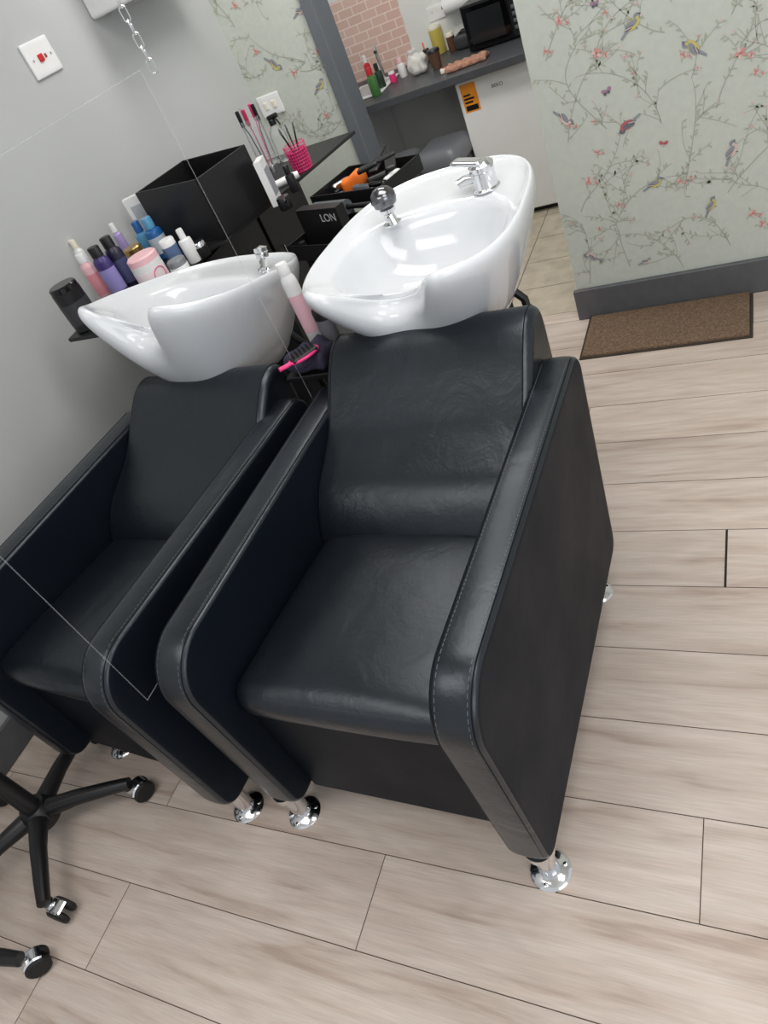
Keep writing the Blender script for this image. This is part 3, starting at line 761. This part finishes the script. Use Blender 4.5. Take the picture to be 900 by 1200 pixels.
s = MB(); s.rbox((0, 0, .03), (.05, .028, .03), .022, 8, lambda p: (p.x, p.y, p.z+.01*math.sin(p.x*60))); s.build('shell', ORG, t)
for i, (x, y, z, c, a, nm) in enumerate([(-1.20, 2.42, .748, BLK, .5, 'black hair clipper lying in the upper tray right of the orange clip'), (-1.24, 2.36, .748, GBR, -.4, 'grey clip in the upper tray in front of the orange clip'), (-1.37, 2.47, .748, CHR, .9, 'silver scissors case in the upper tray behind the orange clip'), (-1.13, 2.39, .748, WHT, 1.2, 'white clipper guard at the right end of the upper tray'), (-1.17, 2.345, .748, BLKG, -.3, 'glossy black styling tool at the front of the upper tray'), (-1.12, 2.22, .628, GBR, .4, 'grey clip lying in the lowest tray')]):
    t = thing('tray_tool', nm, 'tool', (x, y, z), a)
    s = MB(); s.rbox((0, 0, .02), (.04, .013, .02), .010, 8); s.build('body', c, t)
    s = MB(); s.rbox((.045, 0, .018), (.012, .010, .010), .004, 6); s.build('tip', CHR, t)
bsrc = None
for (x, y, a, el, z) in [(-1.15, 2.45, 1.9, .22, .80), (-1.215, 2.475, 1.5, .26, .80), (-1.20, 2.38, .2, .12, .83)]:
    t = thing('paddle_brush', 'dark paddle brush lying with its handle over the upper tray rim', 'brush', (x, y, z), a, 'dark brushes heaped in the upper tray'); t.rotation_euler = (0, -el, a)
    if bsrc is None:
        s = MB(); s.rbox((0, 0, 0), (.040, .020, .008), .007, 8); s.build('paddle', BLK, t)
        s = MB(); s.tube([(.036, 0, 0), (.075, 0, 0), (.105, 0, 0)], [.006, .007, .006], 8); s.build('handle', BLK, t); bsrc = t
    else:
        for ch in bsrc.children:
            c = ch.copy(); COL.objects.link(c); c.parent = t
src = None
for (x, y, z, a) in [(-1.33, 2.38, .748, 1.2), (-1.285, 2.375, .748, 1.5), (-1.15, 2.44, .748, -.5), (-1.38, 2.42, .748, .4), (-1.10, 2.20, .628, .9), (-1.16, 2.17, .628, -.3)]:
    t = thing('hair_clip', 'small dark hair clip lying loose in a trolley tray', 'hair clip', (x, y, z), a, 'dark clips loose in the trolley trays')
    if src is None:
        s = MB(); s.rbox((0, 0, .008), (.035, .006, .006), .004, 6); s.build('upper_jaw', GBR, t)
        s = MB(); s.rbox((0, 0, .002), (.037, .007, .002), .0015, 6); s.build('lower_jaw', BLK, t); src = t
    else:
        for ch in src.children:
            c = ch.copy(); COL.objects.link(c); c.parent = t
t = thing('round_brush', 'grey round hairbrush lying across the front tray', 'brush', (-1.31, 2.235, .777), -.35)
s = MB(); s.tube([(-.08, 0, 0), (.0, 0, 0), (.08, 0, 0)], .024, 14); s.build('bristles', GBR, t)
s = MB(); s.tube([(.08, 0, 0), (.10, 0, 0), (.20, 0, 0)], [.010, .008, .010], 10); s.build('handle', BLK, t)

# ------------------------------------------------------------------ small stand between basins with towel, bottles, comb
t = thing('side_stand', 'narrow black stand between the two basins', 'stand', (-1.04, 1.48, 0))
s = MB(); s.box((-.07, -.14, .67), (.07, .16, .685)); s.build('shelf', BLK, t, bevel=.003)
for (x, y) in ((-.05, -.03), (.05, -.03), (-.05, .14), (.05, .14)):
    s = MB(); s.tube([(x, y, 0), (x, y, .67)], .009, 8); s.build('leg', BLKM, t)
def crump(p):
    return (p.x+.006*math.sin(p.y*70), p.y+.005*math.sin(p.x*90), p.z+(.008*math.sin(p.x*55+p.y*30)+.005*math.sin(p.x*120) if p.z > 0 else 0))
s = MB(); s.rbox((0, 0, .025), (.065, .05, .023), .02, 18, crump); o = s.build('folded_towel', DPUR); o.location = (-1.035, 1.388, .688); tag(o, 'dark purple towel bundled between the two basins', 'towel')
bottle('conditioner_bottle', 'slim white bottle with pink print between the basins', onz(374, 402, .687), .021, .235, WHT, WHT, M('rose_label', (232, 186, 196), .4), .75, .12, flat=.75)
bottle('conditioner_bottle', 'black bottle right of the white bottle, between the basins', onz(394, 412, .687)+Vector((-.002, .015, 0)), .026, .15, BLK, BLKG, M('grey_text_label', (110, 110, 114), .4), .8, .15, flat=.75)
pb = onz(356, 416, .75)
t = thing('vent_brush', 'bright pink rimmed small hairbrush lying on the purple towel', 'hairbrush', pb, .9)
s = MB(); s.tube([(.040*math.cos(a), .020*math.sin(a), 0) for a in [2*PI*i/20 for i in range(20)]], .004, 8, True); s.build('rim', PINK, t)
s = MB(); s.tube([(-.040, 0, 0), (-.055, 0, 0), (-.072, 0, .002)], .006, 8); s.build('handle', PINK, t)
s = MB(); s.rbox((0, 0, .003), (.036, .017, .005), .004, 6)
for i in range(6):
    for j in range(3): s.tube([(-.027+i*.011, -.010+j*.010, .006), (-.027+i*.011, -.010+j*.010, .020)], .0012, 4)
s.build('bristle_pad', BLK, t)

# ------------------------------------------------------------------ stools with castors
def star_stool(loc, a0, label, seat_z=.76, nl=5):
    t = thing('wheeled_stool', label, 'stool', loc, 0, 'wheeled black stools')
    b = MB(); b.lathe([(.0, .055), (.042, .055), (.046, .07), (.044, .108), (.034, .124), (0, .124)], 24)
    for k in range(nl):
        a = a0+k*2*PI/nl; c, s_ = math.cos(a), math.sin(a)
        b.tube([(.02*c, .02*s_, .094), (.12*c, .12*s_, .097), (.22*c, .22*s_, .088), (.268*c, .268*s_, .082)], [.026, .021, .018, .016], 12)
    b.build('star_base', BLK, t)
    for k in range(nl):
        a = a0+k*2*PI/nl; c, s_ = math.cos(a), math.sin(a); x, y = .258*c, .258*s_
        mw = T(x, y, .0) @ RZ(a+.8)
        h = MB(); h.tube([(x, y, .045), (x, y, .086)], .008, 10)
        n_ = 14; vs = []; fs = []
        for i in range(n_+1):
            th = .75+(PI-1.3)*i/n_
            for rr, yy in ((.0300, -.0115), (.0335, -.0095), (.0335, .0095), (.0300, .0115), (.0265, .005), (.0265, -.005)):
                vs.append((.014+rr*math.cos(th), yy*1.5, .029+rr*math.sin(th)))
        for i in range(n_):
            for j in range(6):
                j2 = (j+1) % 6; fs.append((i*6+j, i*6+j2, (i+1)*6+j2, (i+1)*6+j))
        fs.append(tuple(range(6))[::-1]); fs.append(tuple(range(n_*6, n_*6+6)))
        h._add(vs, fs, mw)
        h.lathe([(.014, .052), (.014, .068), (.008, .070)], 16, T(x, y, 0))
        ca = h.build('castor', CHR, t)
        for q in (-1, 1):
            wv = MB(); wv.lathe([(0, -.008), (.024, -.008), (.0295, -.004), (.0295, .004), (.024, .008), (0, .008)], 28, mw @ T(.014, q*.0145, .0295) @ RX(PI/2)); wv.build('wheel', RUB, ca)
    c = MB(); c.lathe([(.024, .12), (.024, .36), (.014, .36), (.014, seat_z-.05)], 20); c.build('gas_lift', BLKM, t)
    c = MB(); c.lathe([(0, seat_z-.05), (.13, seat_z-.05), (.15, seat_z-.03), (.152, seat_z), (.14, seat_z+.012), (0, seat_z+.016)], 36); c.build('seat', LEA, t)
    return t
star_stool((-1.75, .354, 0), math.radians(27), 'black five-legged wheeled stool base at the front of the left chair')
star_stool((-1.80, .0, 0), math.radians(11), 'second black wheeled stool, only one castor leg showing at bottom left', .46, 3)

# ------------------------------------------------------------------ kitchen
t = thing('kitchen_counter', 'dark grey kitchen worktop running over the fridge and bins', 'counter', (-1.6, 3.95, 0))
s = MB(); s.box((-1.0, -.31, .71), (.67, .31, .745)); s.build('worktop', TOP, t, bevel=.003)
s = MB(); s.box((-1.0, -.28, 0), (-.28, .30, .71)); s.build('cupboard', WHT, t, bevel=.003)
t = thing('fridge', 'white under-counter fridge with an orange energy sticker', 'fridge', (-1.115, 3.72, 0))
s = MB(); s.box((-.178, .03, .02), (.178, .50, .70)); s.build('cabinet', WHT, t, bevel=.006)
s = MB(); s.box((-.178, -.012, .03), (.178, .026, .70)); d = s.build('door', WHT, t, bevel=.008)
s = MB(); s.box((-.158, -.0135, .560), (-.082, -.0122, .685)); s.build('energy_sticker', YOR, d)
for (x0, x1, z0, z1) in ((-.150, -.09, .567, .590), (-.150, -.11, .60, .608), (-.150, -.10, .616, .624), (-.150, -.115, .632, .640)):
    s = MB(); s.box((x0, -.0145, z0), (x1, -.0137, z1)); s.build('sticker_print', BLK, d)
text_mesh('maker_lettering', 'BEKO', .022, M('grey_letter', (90, 92, 96), .5), d, T(.02, -.0135, .64) @ RX(PI/2))
s = MB(); s.box((-.17, .03, 0), (.17, .45, .02)); s.build('plinth', BLK, t)
t = thing('microwave', 'black microwave oven on the kitchen worktop above the fridge', 'microwave', (-1.10, 4.06, .745), -.12)
s = MB(); s.box((-.155, -.10, .006), (.155, .13, .20)); s.build('casing', BLK, t, bevel=.005)
s = MB(); s.box((-.148, -.108, .014), (.08, -.10, .192)); d = s.build('door', BLKG, t, bevel=.003)
s = MB(); s.box((-.125, -.1095, .035), (.05, -.1082, .17)); s.build('window', M('dark_glass', (34, 36, 38), .15), d)
s = MB(); s.box((.085, -.106, .014), (.148, -.10, .192)); cpn = s.build('control_panel', BLK, t, bevel=.002)
GK = M('grey_key', (90, 92, 96), .4)
for k in range(4):
    s = MB(); s.rbox((.117, -.108, .05+k*.028), (.02, .003, .008), .002, 4); s.build('button', GK, cpn)
ZK = .746
def kb(u, v): return onz(u, v, ZK)
bottle('soap_bottle', 'dish soap bottle with red cap beside the sink', kb(442, 112), .024, .13, GRN, RED, None, .5, .25)
bottle('soap_bottle', 'dark green soap bottle in front of the pink tiles', kb(449, 104), .022, .12, M('dark_green', (40, 60, 44), .3), BLK, None, .5, .25)
bottle('soap_bottle', 'small red bottle next to the green soap bottles', kb(437, 98), .018, .14, RED, WHT, None, .5, .25)
bottle('storage_tin', 'yellow storage tin behind the paper coffee cup', kb(517, 62), .034, .13, YEL, CREAM, None, .98, .1, 'tin', shoulder=.01)
bottle('cleaning_bottle', 'white bottle with pink cap on the worktop by the bag', kb(474, 90), .02, .09, WHT, LPINK, None, .6, .25)
bottle('spice_jar', 'small brown jar between the white bag and the yellow tin', kb(503, 72), .018, .06, BRN, BLK, None, .95, .25, 'jar', shoulder=.02)
bottle('mug', 'white mug behind the crumpled white bag', kb(486, 72), .026, .06, WHT, WHT, None, .98, .1, 'mug', shoulder=.01)
bottle('coffee_jar', 'dark jar with cream lid right of the yellow tin', kb(532, 60), .022, .09, BRN, CREAM, None, .98, .2, 'jar', shoulder=.02)
bottle('sauce_bottle', 'orange bottle with white cap left of the yellow tin', kb(501, 66), .017, .11, ORG, WHT, None, .5, .25)
bottle('washing_pot', 'pink plastic pot between the soap bottles and the white bag', kb(462, 96), .018, .05, PINK, WHT, None, .95, .2, 'pot', shoulder=.02)
t = thing('tea_packet', 'flat cream packet lying on the worktop between cup and cloth', 'packet', kb(524, 84), .3)
s = MB(); s.rbox((0, 0, .010), (.03, .018, .010), .004, 6); s.build('packet_body', CREAM, t)
s = MB(); s.rbox((0, 0, .0205), (.018, .010, .001), .0008, 4); s.build('printed_panel', RED, t)
t = thing('coffee_cup', 'brown paper coffee cup with a black lid on the kitchen worktop', 'cup', kb(513, 80))
s = MB(); s.lathe([(.022, 0), (.031, .075), (.0, .075)], 20); s.build('cup_body', BRN, t)
s = MB(); s.lathe([(.033, .075), (.033, .08), (.028, .088), (0, .088)], 20); s.build('lid', BLK, t)
def lump(p): return (p.x+.004*math.sin(p.z*110+p.y*60), p.y+.004*math.sin(p.x*130), p.z+(.004*math.sin(p.x*150+p.y*90) if p.z > 0 else 0))
s = MB(); s.rbox((0, 0, .045), (.05, .04, .045), .03, 18, lump)
o = s.build('carrier_bag', M('white_bag', (222, 220, 214), .6)); o.location = kb(493, 86); tag(o, 'crumpled white bag on the worktop left of the coffee cup', 'bag')
s = MB(); s.rbox((0, 0, .012), (.10, .045, .012), .010, 24, lump)
o = s.build('tea_towel', CLO); o.location = kb(548, 76); o.rotation_euler = (0, 0, .1); tag(o, 'peach coloured cloth heaped at the front of the kitchen worktop', 'cloth')
t = thing('bread_bin', 'grey rounded appliance on the worktop beside the microwave', 'appliance', kb(545, 58) + Vector((0, .05, 0)))
s = MB(); s.rbox((0, 0, .035), (.05, .05, .035), .02, 10); s.build('body', M('dark_grey_appliance', (58, 58, 60), .4), t)
s = MB(); s.rbox((0, 0, .074), (.02, .03, .005), .004, 6); s.build('lid_handle', BLK, t)
t = thing('sink', 'white inset kitchen sink in front of the pink tiles', 'sink', (-1.82, 3.95, .746))
s = MB(); s.rbox((0, 0, .004), (.12, .15, .004), .003, 8); s.build('rim', WHT, t)
s = MB(); s.rbox((0, -.01, .0085), (.09, .11, .002), .0015, 8); s.build('basin_floor', M('sink_grey', (180, 182, 184), .3), t)
q = MB(); q.tube([(0.04, .13, .0), (.04, .13, .14), (.05, .10, .17), (.07, .05, .15)], .009, 10); q.build('tap', CHR, t)
t = thing('wall_socket', 'white double socket on the kitchen wall above the tin', 'socket', ony(512, 14, KY))
s = MB(); s.rbox((0, -.005, 0), (.05, .005, .032), .003, 6); s.build('plate', WHT, t)
for q in (-.022, .022):
    s = MB(); s.rbox((q, -.011, .012), (.006, .002, .008), .0015, 4); s.build('rocker', CREAM, t)
t = thing('paper_roll', 'white kitchen roll on the kitchen wall behind the microwave', 'paper roll', ony(536, 2, KY-.06))
s = MB(); s.tube([(-.07, 0, 0), (.07, 0, 0)], .038, 20); s.build('paper', WHT, t)
s = MB(); s.tube([(-.085, .0, 0), (.085, 0, 0)], .008, 8); s.build('rod', CHR, t)
BINL = M('bin_lid', (112, 114, 119), .35); BINB = M('bin_body', (58, 59, 62), .4)
def bin_(label, x, y, rz):
    t = thing('pedal_bin', label, 'bin', (x, y, 0), rz, 'dark grey bins under the kitchen worktop')
    s = MB(); s.rbox((0, 0, .20), (.105, .12, .20), .03, 12, lambda p: (p.x*(1+.12*p.z/.19), p.y*(1+.1*p.z/.19), p.z)); s.build('bucket', BINB, t)
    s = MB(); s.rbox((0, 0, .425), (.125, .140, .060), .055, 14); s.build('lid', BINL, t)
    s = MB(); s.rbox((0, -.14, .02), (.04, .02, .008), .005, 6); s.build('pedal', CHR, t)
bin_('dark grey bin with rounded lid under the worktop, left of the pair', -1.66, 3.60, .1)
bin_('dark grey bin with rounded lid beside the fridge under the worktop', -1.42, 3.66, -.08)
s = MB(); s.rbox((0, 0, .12), (.10, .07, .12), .06, 16, lambda p: (p.x+.008*math.sin(p.z*60), p.y+.008*math.sin(p.x*70), p.z+.008*math.sin(p.x*60)))
o = s.build('plastic_bag', M('grey_bag', (205, 203, 196), .5)); o.location = (-1.52, 3.34, 0); tag(o, 'crumpled pale bag on the floor in front of the bins', 'bag')

# ------------------------------------------------------------------ lights
def area(name, loc, target, size, sy, power, col=(1, 1, 1)):
    l = bpy.data.lights.new(name, 'AREA'); l.shape = 'RECTANGLE'; l.size = size; l.size_y = sy; l.energy = power; l.color = col
    o = bpy.data.objects.new(name, l); COL.objects.link(o); o.location = loc
    o.rotation_euler = (Vector(target)-Vector(loc)).to_track_quat('-Z', 'Y').to_euler()
area('overhead_light', (-.5, 1.5, 2.37), (-.5, 1.5, 0), 1.4, .8, 18, (1, .98, .955))
area('overhead_light', (.6, .4, 2.37), (.6, .4, 0), 1.4, .8, 16, (1, .98, .955))
area('overhead_light', (-1.3, -.4, 2.37), (-1.3, -.4, 0), 1.4, .8, 15, (1, .98, .955))
area('overhead_light', (-1.2, 2.85, 2.37), (-1.4, 3.7, .3), .9, .6, 30, (1, .97, .93))  # extra fill, added and aimed to brighten under the kitchen worktop
area('fill_light', (1.9, -1.2, 1.7), (-.8, 1.2, .5), 2.0, 1.5, 24, (.95, .98, 1))  # soft fill added behind the camera, not a window of the room
wd = bpy.data.worlds.new('world'); scene.world = wd; wd.use_nodes = True
wd.node_tree.nodes['Background'].inputs[0].default_value = (.93, .96, 1, 1); wd.node_tree.nodes['Background'].inputs[1].default_value = .70
